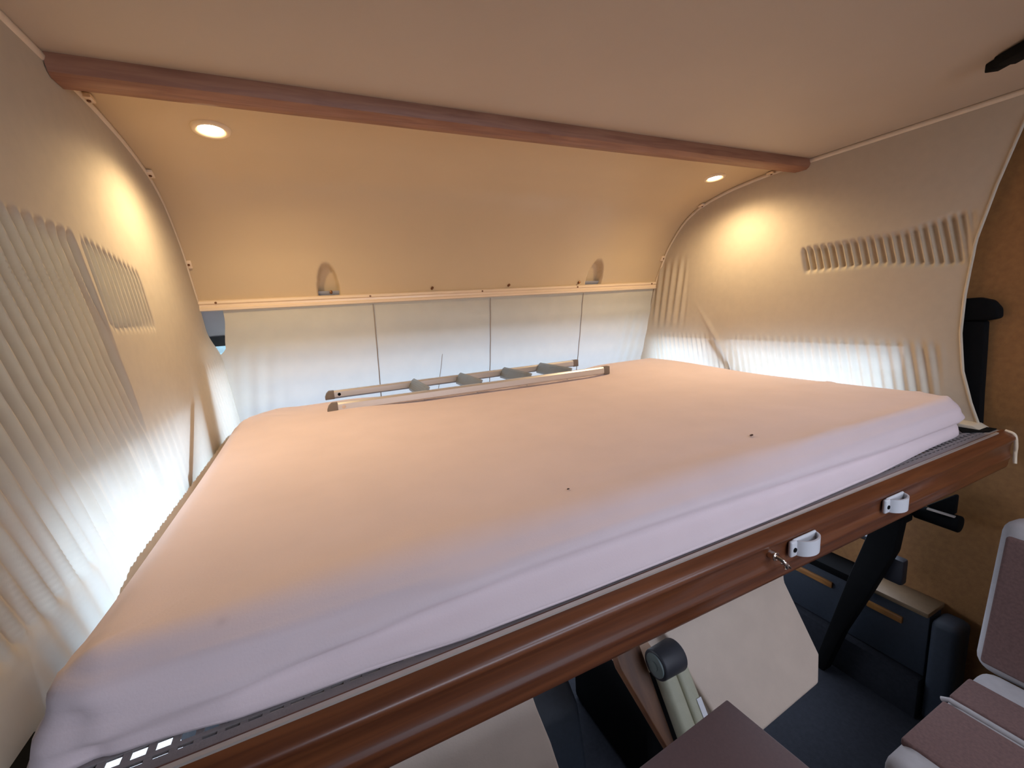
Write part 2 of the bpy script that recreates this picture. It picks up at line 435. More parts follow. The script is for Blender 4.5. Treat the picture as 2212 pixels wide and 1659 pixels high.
# ------------------------------------------------------------------ side curtains
REAR = [(-.430, .690), (-.36, .716), (-.265, .743), (-.155, .758), (-.046, .760), (.11, .752), (.252, .724), (.406, .686), (.474, .655)]
def front_edge(z):
    if z > .10: return roof_y(z)-.004
    return 2.018+(.10-z)*.26
def bump1(a, b, s, x): return smoothstep(a-s, a+s, x)*smoothstep(b+s, b-s, x)
def gather(s, y, z):
    """distance the cloth moves outwards (+) or inwards (-) from its tight plane"""
    d = .012*math.sin(PI*max(0, min(1, (y-.7)/1.3)))*math.sin(PI*max(0, min(1, (z+.43)/.9)))*-1
    ridge = lambda ph, p=2: max(0, .5+.5*math.cos(ph))**p
    if s < 0:
        yy = y+.36*z; w = 2*PI/.0285
        m = bump1(.60, 1.20+.1*z, .008, yy)*bump1(-.33, .172-.02*(y-1), .012, z)
        fade = 1 if z > -.02 else 1-.75*smoothstep(-.02, -.22, z)
        k = .8+.2*math.sin(7.3*y+1.2)
        d += m*fade*(.026-.028*k*ridge(w*yy+.8*math.sin(9*y), 2.0))
        m2 = bump1(1.222, 1.46, .012, y+.2*z)*bump1(.02, .15-.15*(y-1.3), .015, z)
        d += m2*(.016-.018*ridge(2*PI*(y+.2*z)/.0215, 1.5))
        m3 = smoothstep(-.16, -.24, z)*bump1(.8, 1.45, .05, y)
        d += m3*.0022*math.sin(2*PI*(y+.33*z)/.040+1.5*math.sin(11*y))
        m4 = bump1(1.86, 2.06, .015, y+.1*z)*smoothstep(-.10, -.15, z)
        d += m4*(.002*math.sin(2*PI*(y+.25*z)/.022))
        d -= .026*smoothstep(1.80, 2.05, y)*smoothstep(.0, -.12, z)
    else:
        top = .165-.02*(y-.76)+.03*smoothstep(.95, .76, y)
        m = smoothstep(.745, .80, y)*smoothstep(1.228, 1.205, y-.2*(z-.1))*bump1(.072-.02*smoothstep(1.0, .8, y), top, .010, z)
        k = .75+.25*math.sin(5*y)
        lam = .0225+.008*smoothstep(1.0, .78, y)
        d += m*(.022-.025*k*ridge(2*PI*(y-.25*z)/.0235+.9*math.sin(8*y), 1.5))
        m3 = smoothstep(-.165, -.22, z)*bump1(.80, 2.0, .03, y)*(1-.8*bump1(1.50, 1.64, .03, y+.6*(z+.18)))
        d += m3*.0046*math.sin(2*PI*(y-.2*z)/.030+2.2*math.sin(4.2*y))
        m6 = bump1(1.80, 2.03, .03, y)*bump1(-.12, .18, .05, z)
        d += m6*.005*math.sin(2*PI*(y+.15*z)/.048)
        m7 = math.exp(-((y-(1.56+.75*(z+.25)))/.016)**2)*smoothstep(.0, -.2, z); d -= .006*m7
    return d
def curtain(s, label, rear):
    t = thing('curtain', label, 'curtain', (s*1.05, 1.3, -.43), 'fabric curtains closing in the bed')
    ZT, ZB = .4775, -.425
    def base(y, z):
        x = 1.048+.006*smoothstep(-.1, .2, z)+gather(s, y, z)
        x -= .014*max(0, min(1, (-.05-z)/.37))
        return V(s*x, y, z)
    def f(u, v):
        z = ZB+(ZT-ZB)*(1-(1-v)**1.6)
        yr = rear(z); yf = front_edge(z)
        return base(yr+(yf-yr)*u, z)
    bm = NB(); add_grid(bm, f, 620 if s > 0 else 760, 150)
    obj('cloth', bm, M_cur, t, smooth='all')
    # bound rear edge
    bm = NB(); zs = [ZB+(ZT-ZB)*k/40 for k in range(41)]
    add_tube(bm, [base(rear(z), z)+V(-s*.001, -.002, 0) for z in zs], .0038, 8); obj('edge_binding', bm, M_hem, t, smooth=60)
    # gathered elastic hem along the bottom, frayed zig-zag top
    bm = NB(); m = 260; rows = []
    for i in range(m+1):
        y = .93+(front_edge(-.40)-.94)*i/m
        zt = -.378+.0018*math.sin(i*1.9)+.0012*math.sin(i*.7)-.02*smoothstep(1.05, .93, y)
        rows.append([V(s*1.024, y, zt)+V(-s*.001, 0, 0), V(s*1.019, y, -.405), V(s*1.016, y, -.425)])
    vs = [[bm.verts.new(p) for p in r] for r in rows]
    for a, b in zip(vs, vs[1:]):
        for k in range(2): bm.faces.new((a[k], b[k], b[k+1], a[k+1]))
    obj('hem', bm, M_hem, t, smooth='all')
    return t
curtain(-1, 'cream curtain along the left wall with wide dark gathered pleats', lambda z: interp(REAR, z)-.10*smoothstep(-.3, .1, z))
rc = curtain(1, 'cream curtain along the right wall with curved free rear edge', lambda z: interp(REAR, z))
bm = NB()                                                    # loose foot of the right curtain at the bed corner
add_prism(bm, [(.66, -.432), (.70, -.436), (.76, -.424), (.74, -.412), (.69, -.414)], .985, 1.045, 'x', .003); obj('foot', bm, M_hem, rc, smooth=40)

# ------------------------------------------------------------------ header rail and blind in front of the windscreen
t = thing('header_rail', 'glossy cream rail between the curved ceiling and the blind', 'rail', (0, 2.03, .07))
bm = NB(); add_prism(bm, [(2.036, .104), (2.020, .103), (2.011, .098), (2.010, .090), (2.016, .086), (2.016, .078), (2.010, .074), (2.012, .066), (2.022, .064), (2.036, .064)], -1.052, 1.052, 'x')
obj('rail_profile', bm, M_bar, t, smooth=30)
for x in (-1.0, -.47, .02, .535, 1.02):
    bm = NB(); add_cyl(bm, (x, 2.014, .092), (x, 2.008, .092), .004, seg=10); obj('screw', bm, M_screw, t)

t = thing('windscreen_blind', 'pale fabric blind of four panels hanging under the cream header rail', 'blind', (0, 2.09, -.43))
def blind_y(z): return 2.026+(.07-z)*.24-.006*math.sin(PI*(.07-z)/.5)
seams_top = (-1.02, -.461, .064, .581, 1.045)
def blind_pt(x, z, edge):
    k = smoothstep(-.15, -.35, z)
    rip = .004*math.sin(2*PI*(x-.15*z)/.06)*math.exp(-((abs(x)-.93)/.09)**2)*smoothstep(-.02, -.15, z)
    return V(x, blind_y(z)+rip+.0015*math.sin(3*z/.05+2*x)+.004*math.sin(x*2.7+z*5), z)
for i in range(4):
    a, b = seams_top[i], seams_top[i+1]
    bm = NB()
    def f(u, v, a=a, b=b, i=i):
        z = -.44+.505*v
        aa = a
        if i == 0: aa = -.985-.016*smoothstep(.04, -.07, z)-.04*smoothstep(-.07, -.12, z)      # slack left edge leaves a gap at the corner
        x = aa+(b-aa)*u
        return blind_pt(x, z, 0)
    add_grid(bm, f, 60, 40)
    obj('panel', bm, M_blind, t, smooth='all')
for x in seams_top[1:4]:
    bm = NB(); add_tube(bm, [blind_pt(x, -.43+.49*k/20, 0)+V(0, -.002, 0) for k in range(21)], .0022, 6); obj('seam_cord', bm, M_seam, t, smooth=60)
bm = NB(); add_tube(bm, [blind_pt(-.205+.03*k/8, -.40+.22*k/8, 0)+V(0, -.003, 0) for k in range(9)], .0013, 5); obj('pull_cord', bm, M_seam, t)

# ------------------------------------------------------------------ bed: frame, base, mattress
t = thing('drop_down_bed', 'drop-down bed frame with glossy brown front rail under the pink mattress', 'bed frame', (0, .64, -.545))
prof = [(.646, -.4235), (.642, -.4235), (.638, -.4265), (.632, -.430), (.626, -.433), (.6205, -.436), (.617, -.440), (.616, -.446),
        (.6185, -.450), (.6215, -.456), (.6235, -.466), (.624, -.478), (.6225, -.488), (.6195, -.492), (.619, -.497), (.622, -.502), (.624, -.512), (.6245, -.522), (.627, -.530), (.632, -.534), (.646, -.534)]
bm = NB(); add_prism(bm, prof, -1.07, 1.035, 'x'); fr = obj('front_rail', bm, M_rail, t, smooth=45)
bm = NB(); add_prism(bm, [(.6375, -.4265), (.6375, -.4232), (.6425, -.4222), (.6425, -.426)], -1.07, .99, 'x'); obj('edge_strip', bm, M_strip, fr, smooth=30)
bm = NB(); add_tube(bm, catmull([(1.038, .640, -.426), (1.040, .622, -.434), (1.040, .616, -.46), (1.040, .615, -.49), (1.036, .612, -.515)], 5), .0045, 8); obj('end_trim', bm, M_bar, fr, smooth=60)
bm = NB()                                                    # perforated grey base: longitudinal and cross bars leave rows of slots
rows_y = [.656, .6612, .6665, .6785, .684, .6955, .701, .7125, .718, .7295, .735]
ROW = [(.6465, .6600), (.6645, .6700), (.6825, .6890), (.7010, .7060), (.7170, .7500)]
for a, b in ROW: add_box(bm, (-1.06, a, -.4290), (1.03, b, -.4255))
for (a, b), (c, d) in zip(ROW, ROW[1:]):
    x = -1.06
    while x < 1.02:
        add_box(bm, (x, b, -.4285), (x+.0072, c, -.426)); x += .0212
obj('slotted_base', bm, M_base, t)
bm = NB(); add_box(bm, (-1.02, .75, -.440), (1.02, 2.03, -.4255)); obj('base_board', bm, M_base, t)
bm = NB()
for x in (-1.03, 1.005): add_box(bm, (x, .69, -.53), (x+.025, 2.03, -.4345), .003)
add_box(bm, (-1.005, 2.005, -.53), (1.005, 2.03, -.441), .003); obj('under_frame', bm, M_black, t)
bm = NB(); add_prism(bm, [(.985, .655), (1.035, .655), (1.035, .76), (.99, .73), (.93, .69)], -.4254, -.423, 'z'); obj('corner_plate', bm, M_black, t)

bm = NB(); add_prism(bm, [(-1.07, .648), (-1.0, .648), (-.985, .69), (-1.0, .76), (-1.07, .76)], -.4254, -.423, 'z'); obj('corner_plate', bm, M_black, t)

# white plastic catches on the front rail
def catch(x, label):
    """curved hollow catch: a pierced ear on its left and an arched loop"""
    c = thing('plastic_catch', label, 'catch', (x, .618, -.488), 'white plastic catches on the front rail')
    bm = NB(); add_box(bm, (x-.040, .612, -.486), (x-.022, .6205, -.454), .004, 3); add_box(bm, (x-.03, .6150, -.4855), (x+.040, .6205, -.453), .003)
    obj('back_plate', bm, M_white, c, smooth=50)
    bm = NB(); ns = 14; pr = []
    for k in range(ns+1):
        a = PI*k/ns; pr.append((x+.009-.031*math.cos(a), .618-.021*math.sin(a)))
    for k in range(ns, -1, -1):
        a = PI*k/ns; pr.append((x+.009-.0275*math.cos(a), .618-.0175*math.sin(a)))
    b2 = NB(); 
    va = [b2.verts.new((p[0], p[1], -.486)) for p in pr]; vb = [b2.verts.new((p[0], p[1], -.456)) for p in pr]; m = len(pr)
    h = ns+1
    for k in range(ns):
        o1, o2 = k, k+1; i1, i2 = m-1-k, m-2-k
        for f4 in ((va[o1], va[o2], vb[o2], vb[o1]), (va[i1], vb[i1], vb[i2], va[i2]), (va[o1], va[i1], va[i2], va[o2]), (vb[o1], vb[o2], vb[i2], vb[i1])): b2.faces.new(f4)
    merge(bm, b2); obj('loop', bm, M_white, c, smooth=50)
    bm = NB(); add_cyl(bm, (x-.031, .6125, -.471), (x-.031, .6105, -.471), .0045, seg=12); obj('screw_hole', bm, M_black, c)
catch(.086, 'white plastic catch on the brown bed rail beside the chrome hook')
catch(.405, 'white plastic catch on the brown bed rail nearer its right end')
c = thing('chrome_hook', 'small chrome hook hanging on the lower brown bed rail', 'hook', (.0, .618, -.49))
bm = NB(); add_cyl(bm, (.0, .624, -.466), (.0, .610, -.466), .0085, seg=16, bev=.002); obj('rosette', bm, M_chrome, c, smooth=40)
bm = NB(); add_tube(bm, catmull([(.0, .612, -.466), (.003, .600, -.470), (.008, .597, -.480), (.014, .602, -.487)], 5), .0038, 8); obj('hook_arm', bm, M_chrome, c, smooth=60)
bm = NB(); add_tube(bm, catmull([(.012, .610, -.482), (.020, .602, -.484), (.025, .600, -.491)], 4), .002, 6); obj('pin', bm, M_chrome, c, smooth=60)

# mattress in a pink fitted sheet: rounded slab, soft folds along the front
MX0, MX1, MY0, MY1 = -1.008, 1.0, .648, 2.0
MT, MB = -.324, -.4245
def superpt(a, hx, hy, e):
    c, s = math.cos(a), math.sin(a)
    return V(math.copysign(abs(c)**(2/e), c)*hx, math.copysign(abs(s)**(2/e), s)*hy, 0)
def mattress():
    root = thing('mattress', 'large mattress in a pink fitted sheet with the ladder lying on it', 'mattress', (0, 1.32, MB))
    cx, cy = (MX0+MX1)/2, (MY0+MY1)/2; hx, hy = (MX1-MX0)/2, (MY1-MY0)/2
    # profile from the centre of the top, over the edge, down to the bottom: (inset from edge, z)
    prof = [(.003, MB+.000), (.000, MB+.006), (.002, MB+.014), (.006, MB+.024), (.010, MB+.034), (.013, MB+.044), (.016, MB+.054), (.019, MB+.064), (.023, MB+.074), (.029, MB+.083), (.036, MT-.014), (.044, MT-.008), (.053, MT-.003), (.064, MT), (.085, MT), (.12, MT), (.16, MT), (.21, MT), (.27, MT), (.34, MT), (.42, MT), (.50, MT), (.58, MT), (.65, MT), (.70, MT)]
    n = 480; bm = NB(); rings = []
    # rounded rectangle outline
    rc = {'fl': .07, 'fr': .15, 'br': .07, 'bl': .11}
    def outline(k):
        pts = []
        def arc(cx_, cy_, r, a0, a1, m=24):
            for q in range(m+1):
                a = a0+(a1-a0)*q/m; pts.append((cx_+r*math.cos(a), cy_+r*math.sin(a), a))
        arc(MX0+rc['fl'], MY0+rc['fl'], rc['fl'], PI, 1.5*PI)
        arc(MX1-rc['fr'], MY0+rc['fr'], rc['fr'], 1.5*PI, 2*PI)
        arc(MX1-rc['br'], MY1-rc['br'], rc['br'], 0, .5*PI)
        arc(MX0+rc['bl'], MY1-rc['bl'], rc['bl'], .5*PI, PI)
        return pts
    raw = outline(0)
    # resample by length
    P = [V(p[0], p[1], 0) for p in raw]; P.append(P[0]); L = [0]
    for a, b in zip(P, P[1:]): L.append(L[-1]+(b-a).length)
    def at(s):
        s %= L[-1]
        lo, hi = 0, len(L)-1
        while hi-lo > 1:
            m = (lo+hi)//2
            if L[m] <= s: lo = m
            else: hi = m
        return P[lo].lerp(P[hi], (s-L[lo])/max(1e-9, L[hi]-L[lo]))
    out = [at(L[-1]*i/n) for i in range(n)]
    nor = []
    for i in range(n):
        d = (out[(i+1) % n]-out[i-1]).normalized(); nor.append(V(-d.y, d.x, 0))     # inward (outline runs counter-clockwise)
    ctr = V(cx, cy, 0)
    BOT = [(-1.0, .046), (-.957, .040), (-.90, .032), (-.834, .018), (-.69, .012), (-.57, .003), (-.4, 0), (.1, 0), (.43, .008), (.7, .026), (.92, .034), (1.0, .03)]
    def relief(x, y):
        """soft dents and long folds of the loose sheet"""
        h = .0025*math.sin(x*5.1+y*2)*math.sin(y*4.3)
        # crest running along the front edge
        yc = MY0+.078+.012*math.sin((x+.75)*3.6)
        h += .0065*math.exp(-((y-yc)/.013)**2)
        yk = MY0+.15+.05*math.sin(x*2.2+.5)+.22*smoothstep(.0, .8, x)
        h += .0042*math.exp(-((y-yk)/.015)**2)
        yq = MY0+.05+.10*smoothstep(.15, .75, x); h += .003*smoothstep(.1, .3, x)*math.exp(-((y-yq)/.010)**2)
        # raised back corners, hollow under the middle of the ladder
        h += .017*smoothstep(1.25, 1.85, y)*max(smoothstep(-.33, -.62, x), smoothstep(.40, .62, x))
        h -= .006*smoothstep(1.80, 1.95, y)*smoothstep(-.45, -.25, x)*smoothstep(.5, .3, x)
        # sagging left side and back left corner
        h -= .010*math.exp(-(((x+1.0)/.10)**2+((y-1.95)/.10)**2))
        h -= .006*math.exp(-((x+.93)/.05)**2)*smoothstep(.75, 1.1, y)*smoothstep(2.0, 1.7, y)
        h += .003*math.exp(-((x+.80+.10*(y-1.4))/.035)**2)*smoothstep(.8, 1.2, y)
        # star of small creases near the back left corner
        a = math.atan2(y-1.93, x+.93); rr = math.hypot(y-1.93, x+.93)
        h += .004*math.exp(-((rr-.10)/.06)**2)*math.sin(a*9)
        return h
    for ins, z in prof:
        ring = []
        for i in range(n):
            p = out[i]+nor[i]*min(ins, .064)
            if ins > .064:                                     # continue towards a spine line so that no ring folds over
                sp = V(max(MX0+.68, min(MX1-.68, p.x)), cy, 0)
                p = p.lerp(sp, (ins-.064)/.66)
            zz = z
            front = smoothstep(-.3, -.95, -nor[i].y)           # 1 on the front side
            q = (z-MB)/(MT-MB)
            if ins < .064:
                side = 1-smoothstep(.75, 1.0, q)
                x = out[i].x
                p = p + nor[i]*front*interp(BOT, x)*(1-q)
                # long fold: crest above, shallow trough below, drifting down to the left
                qc = .60+.10*math.sin((x+.9)*2.6)-.22*smoothstep(-.45, -.95, x)
                f = .0105*math.exp(-((q-qc)/.085)**2)-.009*math.exp(-((q-qc+.20)/.12)**2)
                qd = .22+.05*math.sin(x*3.3); f += .006*math.exp(-((q-qd)/.06)**2)
                f += .0012*math.sin(x*31+q*9)*side*smoothstep(-.2, -.9, x)
                p = p - nor[i]*front*f*(.4+.6*side)
                crn = math.exp(-(((x+1)/.12)**2+((out[i].y-.68)/.12)**2))
                p = p - nor[i]*crn*(.010*(1-q)+.0025*math.sin(q*14+x*22)*side)
                cr2 = math.exp(-(((x-.93)/.12)**2+((out[i].y-.72)/.10)**2))
                p = p - nor[i]*cr2*(.003*math.sin(q*11+1)*side)
            zz += smoothstep(.55, 1.0, q)*relief(p.x, p.y)
            ring.append(bm.verts.new((p.x, p.y, zz)))
        rings.append(ring)
    for A, B in zip(rings, rings[1:]):
        for i in range(n): bm.faces.new((A[i], A[(i+1) % n], B[(i+1) % n], B[i]))
    bm.faces.new(rings[0][::-1])
    bm.faces.new(rings[-1])
    bmesh.ops.triangulate(bm, faces=[f for f in bm.faces if len(f.verts) > 8])
    sh = obj('fitted_sheet', bm, M_sheet, root, smooth='all')
    # elastic hem of the sheet peeping out along the lower front edge
    bm = NB(); pts = []
    for i in range(61):
        x = -.93+1.72*i/60; pts.append((x, MY0+.003+interp(BOT, x)+.05*smoothstep(.80, .95, x)**2, MB+.006))
    add_tube(bm, pts, .0042, 8, 1.0); obj('elastic_hem', bm, M_sheet, sh, smooth='all')
    return root
mattress()
for (x, y, r, lab) in ((.187, .80, .0042, 'tiny dark crumb on the pink sheet towards the right front'), (-.324, .781, .0022, 'tiny dark speck on the pink sheet near the middle front')):
    bm = NB(); bmesh.ops.create_icosphere(bm, subdivisions=2, radius=r)
    for v in bm.verts: v.co = V(v.co.x*1.3+x, v.co.y*.8+y, v.co.z*.45+MT+.0035) + V(random.uniform(-1, 1), random.uniform(-1, 1), random.uniform(-.4, .4))*r*.25
    tag(obj('crumb', bm, M_crumb, smooth=60), lab, 'crumb')

# ------------------------------------------------------------------ aluminium ladder lying at the back of the bed
def ladder():
    t = thing('ladder', 'small aluminium ladder lying flat at the back of the pink bed', 'ladder', (-.09, 1.9, MT+.009))
    z0, z1 = MT+.009, MT+.042
    A = {0: [(-.690, 1.765), (.505, 1.741)], 1: [(-.690, 2.055), (.548, 2.060)]}
    for k in (0, 1):
        (xa, ya), (xb, yb) = A[k]
        L = math.hypot(xb-xa, yb-ya); ang = math.atan2(yb-ya, xb-xa)
        M = Matrix.Translation((xa, ya, 0)) @ Matrix.Rotation(ang, 4, 'Z')
        w = .011
        bm = NB(); h0, h1 = z0, z1; zc = (z0+z1)/2
        pr = [(-w, h0+.006), (-w+.005, h0), (w-.005, h0), (w, h0+.006), (w, h1-.006), (w-.005, h1), (-w+.005, h1), (-w, h1-.006)]
        add_prism(bm, pr, .022, L-.022, 'x', 0, M); r = obj('side_rail', bm, M_alu, t, smooth=30)
        for end in (0, 1):
            bm = NB(); w2 = w+.0015
            if end == 0:                                        # rounded shoe
                pr = [(.0, h0-.001), (.036, h0-.001), (.036, h1+.001), (.016, h1+.001), (.006, h1-.008), (.0, h1-.022)]
            else: pr = [(L-.030, h0-.001), (L, h0-.001), (L, h1+.001), (L-.030, h1+.001)]
            add_prism(bm, pr, -w2, w2, 'y', .002, M)
            obj('end_cap', bm, M_cap, t, smooth=40)
        bm = NB(); p = M @ V(.055, -w-.001, zc); q = M @ V(.055, -w+.002, zc)
        add_cyl(bm, p, q, .0065, seg=14); obj('rivet', bm, M_black if k else M_chrome, r)
    for x in (-.335, -.118, .105, .305):                        # treads: D-shaped, tilted
        ya = 1.765-.024*(x+.69)/1.195; yb = 2.055
        bm = NB(); b2 = NB()
        pr = [(-.026, -.004), (.026, -.004), (.028, .0), (.020, .005), (-.020, .005), (-.028, .0)]
        add_prism(b2, pr, ya+.011, yb-.011, 'y')
        for v in b2.verts: v.co = Matrix.Rotation(math.radians(-62), 4, 'Y') @ v.co
        bmesh.ops.translate(b2, verts=b2.verts, vec=(x, 0, (z0+z1)/2+.003)); merge(bm, b2)
        for k in (-.016, -.008, 0, .008, .016):                # anti-slip ribs
            b2 = NB(); add_box(b2, (k-.0015, ya+.012, .005), (k+.0015, yb-.012, .0065))
            for v in b2.verts: v.co = Matrix.Rotation(math.radians(-62), 4, 'Y') @ v.co
            bmesh.ops.translate(b2, verts=b2.verts, vec=(x, 0, (z0+z1)/2+.003)); merge(bm, b2)
        obj('rung', bm, M_rung, t, smooth=30)
ladder()

# ------------------------------------------------------------------ cab seats under the bed
SL = math.radians(56.3)
S_ORI = V(0, .85, -.81)
E1 = V(0, -math.cos(SL), -math.sin(SL)); EN = V(0, -math.sin(SL), math.cos(SL))   # along the slope towards the camera, and its normal
def slope_pt(x, s, h): return V(x, 0, 0)+S_ORI+E1*s+EN*h
def slope_prism(bm, poly, h0, h1, bev):
    b = NB(); va = [b.verts.new(slope_pt(x, s, h0)) for x, s in poly]; vb = [b.verts.new(slope_pt(x, s, h1)) for x, s in poly]; m = len(poly)
    b.faces.new(va); b.faces.new(vb[::-1])
    for i in range(m): b.faces.new((va[i], vb[i], vb[(i+1) % m], va[(i+1) % m]))
    bmesh.ops.recalc_face_normals(b, faces=b.faces)
    bmesh.ops.bevel(b, geom=b.edges[:], offset=bev, segments=3, affect='EDGES', profile=.5); merge(bm, b)
def cab_seat(poly, label, cx):
    t = thing('cab_seat', label, 'seat', (cx, 1.0, FLOOR), 'beige cab seats under the bed')
    bm = NB(); slope_prism(bm, poly, -.10, 0, .008); obj('backrest', bm, M_beige, t, smooth=50)
    x0, x1 = min(p[0] for p in poly), max(p[0] for p in poly)
    bm = NB(); add_box(bm, (x0+.02, .98, -1.06), (x1-.02, 1.42, -.94), .03, 3); obj('seat_cushion', bm, M_beige, t, smooth=50)
    bm = NB(); add_box(bm, (x0+.06, .95, FLOOR), (x1-.06, 1.36, -1.06), .02, 2); obj('pedestal', bm, M_black, t, smooth=50)
    return t
seat = cab_seat([(-.045, -.20), (.44, -.20), (.455, -.05), (.423, .0), (.42, .185), (.372, .236), (.129, .252), (.05, .24), (.03, .18), (-.02, .0)],
         'beige cab seat with dark armrest knob, right of the brown table corner', .2)
bm = NB(); p0 = slope_pt(-.086, .030, .012); p1 = slope_pt(-.016, .030, .006)
ar = NB(); 
def bar(bm, xa, xb, s0, s1, h0, h1, bev):
    slope_prism(bm, [(xa, s0), (xb, s0), (xb, s1), (xa, s1)], h0, h1, bev)
bar(ar, -.075, -.036, .05, .26, -.03, .012, .010); armr = obj('armrest', ar, M_arm, seat, smooth=60)
ar = NB(); bar(ar, -.034, .004, .03, .24, -.03, .010, .010); obj('armrest', ar, M_arm, seat, smooth=60)
add_cyl(bm, p0, p1, .034, .036, 28, .005); kn = obj('pivot_knob', bm, M_knob, armr, smooth=40)
bm = NB(); add_cyl(bm, p0-V(.002, 0, 0), p0+V(.004, 0, 0), .027, .027, 28, .001); add_cyl(bm, p0-V(.005, 0, 0), p0+V(.004, 0, 0), .011, .011, 16, .001); obj('knob_face', bm, M_kface, armr, smooth=40)
bm = NB(); bar(bm, -.012, .002, .125, .17, .0105, .0125, .0005); obj('tag', bm, M_white, armr)
bm = NB(); slope_prism(bm, [(-.15, -.12), (-.078, -.12), (-.078, .25), (-.085, .25), (-.150, .02)], -.06, -.035, .003); obj('side_panel', bm, M_side, seat, smooth=40)
cab_seat([(-.86, -.2), (-.39, -.2), (-.381, .0), (-.370, .07), (-.366, .13), (-.378, .22), (-.45, .252), (-.80, .252), (-.86, .2)],
         'beige cab seat farthest left, half hidden under the bed rail', -.6)

# engine hump between the cab seats
bm = NB(); add_prism(bm, [(1.05, FLOOR), (2.0, FLOOR), (2.0, -1.0), (1.25, -1.05), (1.10, -1.18)], -.34, -.12, 'x', .02)
tag(obj('centre_console', bm, M_navy, smooth=50), 'dark blue centre console between the two beige cab seats', 'console')

# ------------------------------------------------------------------ brown table in front of the seats
t = thing('table', 'brown square-cornered table top in front of the beige seats', 'table', (-.45, .25, FLOOR))
MTt = Matrix.Translation((-.106, .621, 0)) @ Matrix.Rotation(math.radians(4.2), 4, 'Z')
bm = NB(); add_box(bm, (-.62, -.75, -.745), (0, 0, -.72), .003, 2, MTt); obj('table_top', bm, M_tab, t, smooth=40)
bm = NB(); add_cyl(bm, MTt @ V(-.31, -.38, FLOOR+.02), MTt @ V(-.31, -.38, -.745), .035); obj('leg', bm, M_strip, t, smooth=40)
bm = NB(); add_cyl(bm, MTt @ V(-.31, -.38, FLOOR), MTt @ V(-.31, -.38, FLOOR+.02), .16, .15, 32, .004); obj('foot', bm, M_strip, t, smooth=40)

# ------------------------------------------------------------------ side bench on the right
t = thing('bench_seat', 'brown and pale upholstered bench seat against the right wall', 'bench', (.6, .1, FLOOR))
Y0, Y1 = -.75, .556
bm = NB(); add_box(bm, (.30, Y0, -1.12), (.80, Y1, -1.006), .035, 5); cu = obj('seat_cushion', bm, M_pale, t, smooth=60)
bm = NB(); add_box(bm, (.375, Y0+.02, -1.02), (.572, Y1-.004, -1.0), .006, 3); obj('seat_panel', bm, M_brown, cu, smooth=60)
bm = NB(); add_box(bm, (.600, Y0+.02, -1.02), (.705, Y1-.004, -1.0), .006, 3); obj('seat_panel', bm, M_brown, cu, smooth=60)
bm = NB(); add_tube(bm, [(.586, Y0+.02, -1.003), (.586, Y1-.01, -1.003), (.586, Y1+.003, -1.012)], .006, 8); obj('piping', bm, M_pale, cu, smooth=60)
bm = NB(); add_box(bm, (.34, Y0+.02, FLOOR), (.80, Y1-.03, -1.12)); obj('bench_base', bm, M_black, t)
def lean(b):
    M = Matrix.Translation((.80, 0, -1.02)) @ Matrix.Rotation(math.radians(9), 4, 'Y') @ Matrix.Translation((-.80, 0, 1.02))
    bmesh.ops.transform(b, matrix=M, verts=b.verts); return b
bm = NB(); add_box(bm, (.79, Y0, -1.03), (.90, .578, -.606), .04, 5); bk = obj('backrest', lean(bm), M_pale, t, smooth=60)
bm = NB(); add_box(bm, (.782, Y0+.02, -1.0), (.80, .560, -.650), .008, 3); obj('back_panel', lean(bm), M_brown, bk, smooth=60)
bm = NB(); add_tube(bm, [(.93, .54, -.60), (.93, .2, -.60), (.93, Y0+.05, -.60)], .012, 8); obj('top_trim', bm, M_red, bk, smooth=60)

# ------------------------------------------------------------------ cab door with two wooden pulls, seen under the bed
t = thing('cab_door', 'dark blue cab door panel with amber wooden pull strips, behind the bench', 'door', (1.04, 1.2, FLOOR))
bm = NB()
add_box(bm, (1.0, .735, -1.30), (1.08, 1.9, -1.075), .006); obj('door_panel', bm, M_navy, t, smooth=40)
bm = NB(); add_box(bm, (.97, .735, FLOOR), (1.08, 1.9, -1.305), .004); obj('door_sill', bm, M_dark, t, smooth=40)
bm = NB(); add_box(bm, (.985, .735, -1.075), (W, .945, -1.058), .004); obj('ledge', bm, M_ledge, t, smooth=40)
bm = NB(); add_box(bm, (.99, .95, -1.085), (W, 1.9, -1.055), .004); obj('door_capping', bm, M_black, t, smooth=40)
for y0, y1, z in ((.802, .906, -1.132), (1.02, 1.16, -1.133)):
    bm = NB(); add_box(bm, (.992, y0, z-.012), (1.003, y1, z+.012), .003); obj('wooden_pull', bm, M_stick, t, smooth=40)
bm = NB(); add_box(bm, (.985, .66, FLOOR), (1.08, .73, -1.07), .02, 3); obj('end_post', bm, M_navy, t, smooth=50)

# black scissor arm that carries the bed, below the rail and again above it behind the right curtain
t = thing('bed_lift_arm', 'thick black diagonal lifting arm below the right end of the bed rail', 'arm', (.97, .9, FLOOR))
bm = NB(); add_prism(bm, [(.80, -.74), (.865, -.74), (.932, -1.02), (1.025, FLOOR), (.985, FLOOR), (.935, -1.25), (.862, -1.03), (.81, -.86)], .91, .96, 'x', .006); obj('arm', bm, M_black, t, smooth=40)
bm = NB(); add_box(bm, (.93, .80, -.76), (.99, .90, -.533), .005); obj('mounting_plate', bm, M_black, t, smooth=40)
bm = NB(); add_cyl(bm, (.935, .842, -.885), (.918, .842, -.885), .007, .006, 12); obj('bolt', bm, M_chrome, t, smooth=40)
bm = NB(); add_box(bm, (.96, .80, -.99), (.995, .855, -.90), .008); obj('joint', bm, M_knob, t, smooth=40)

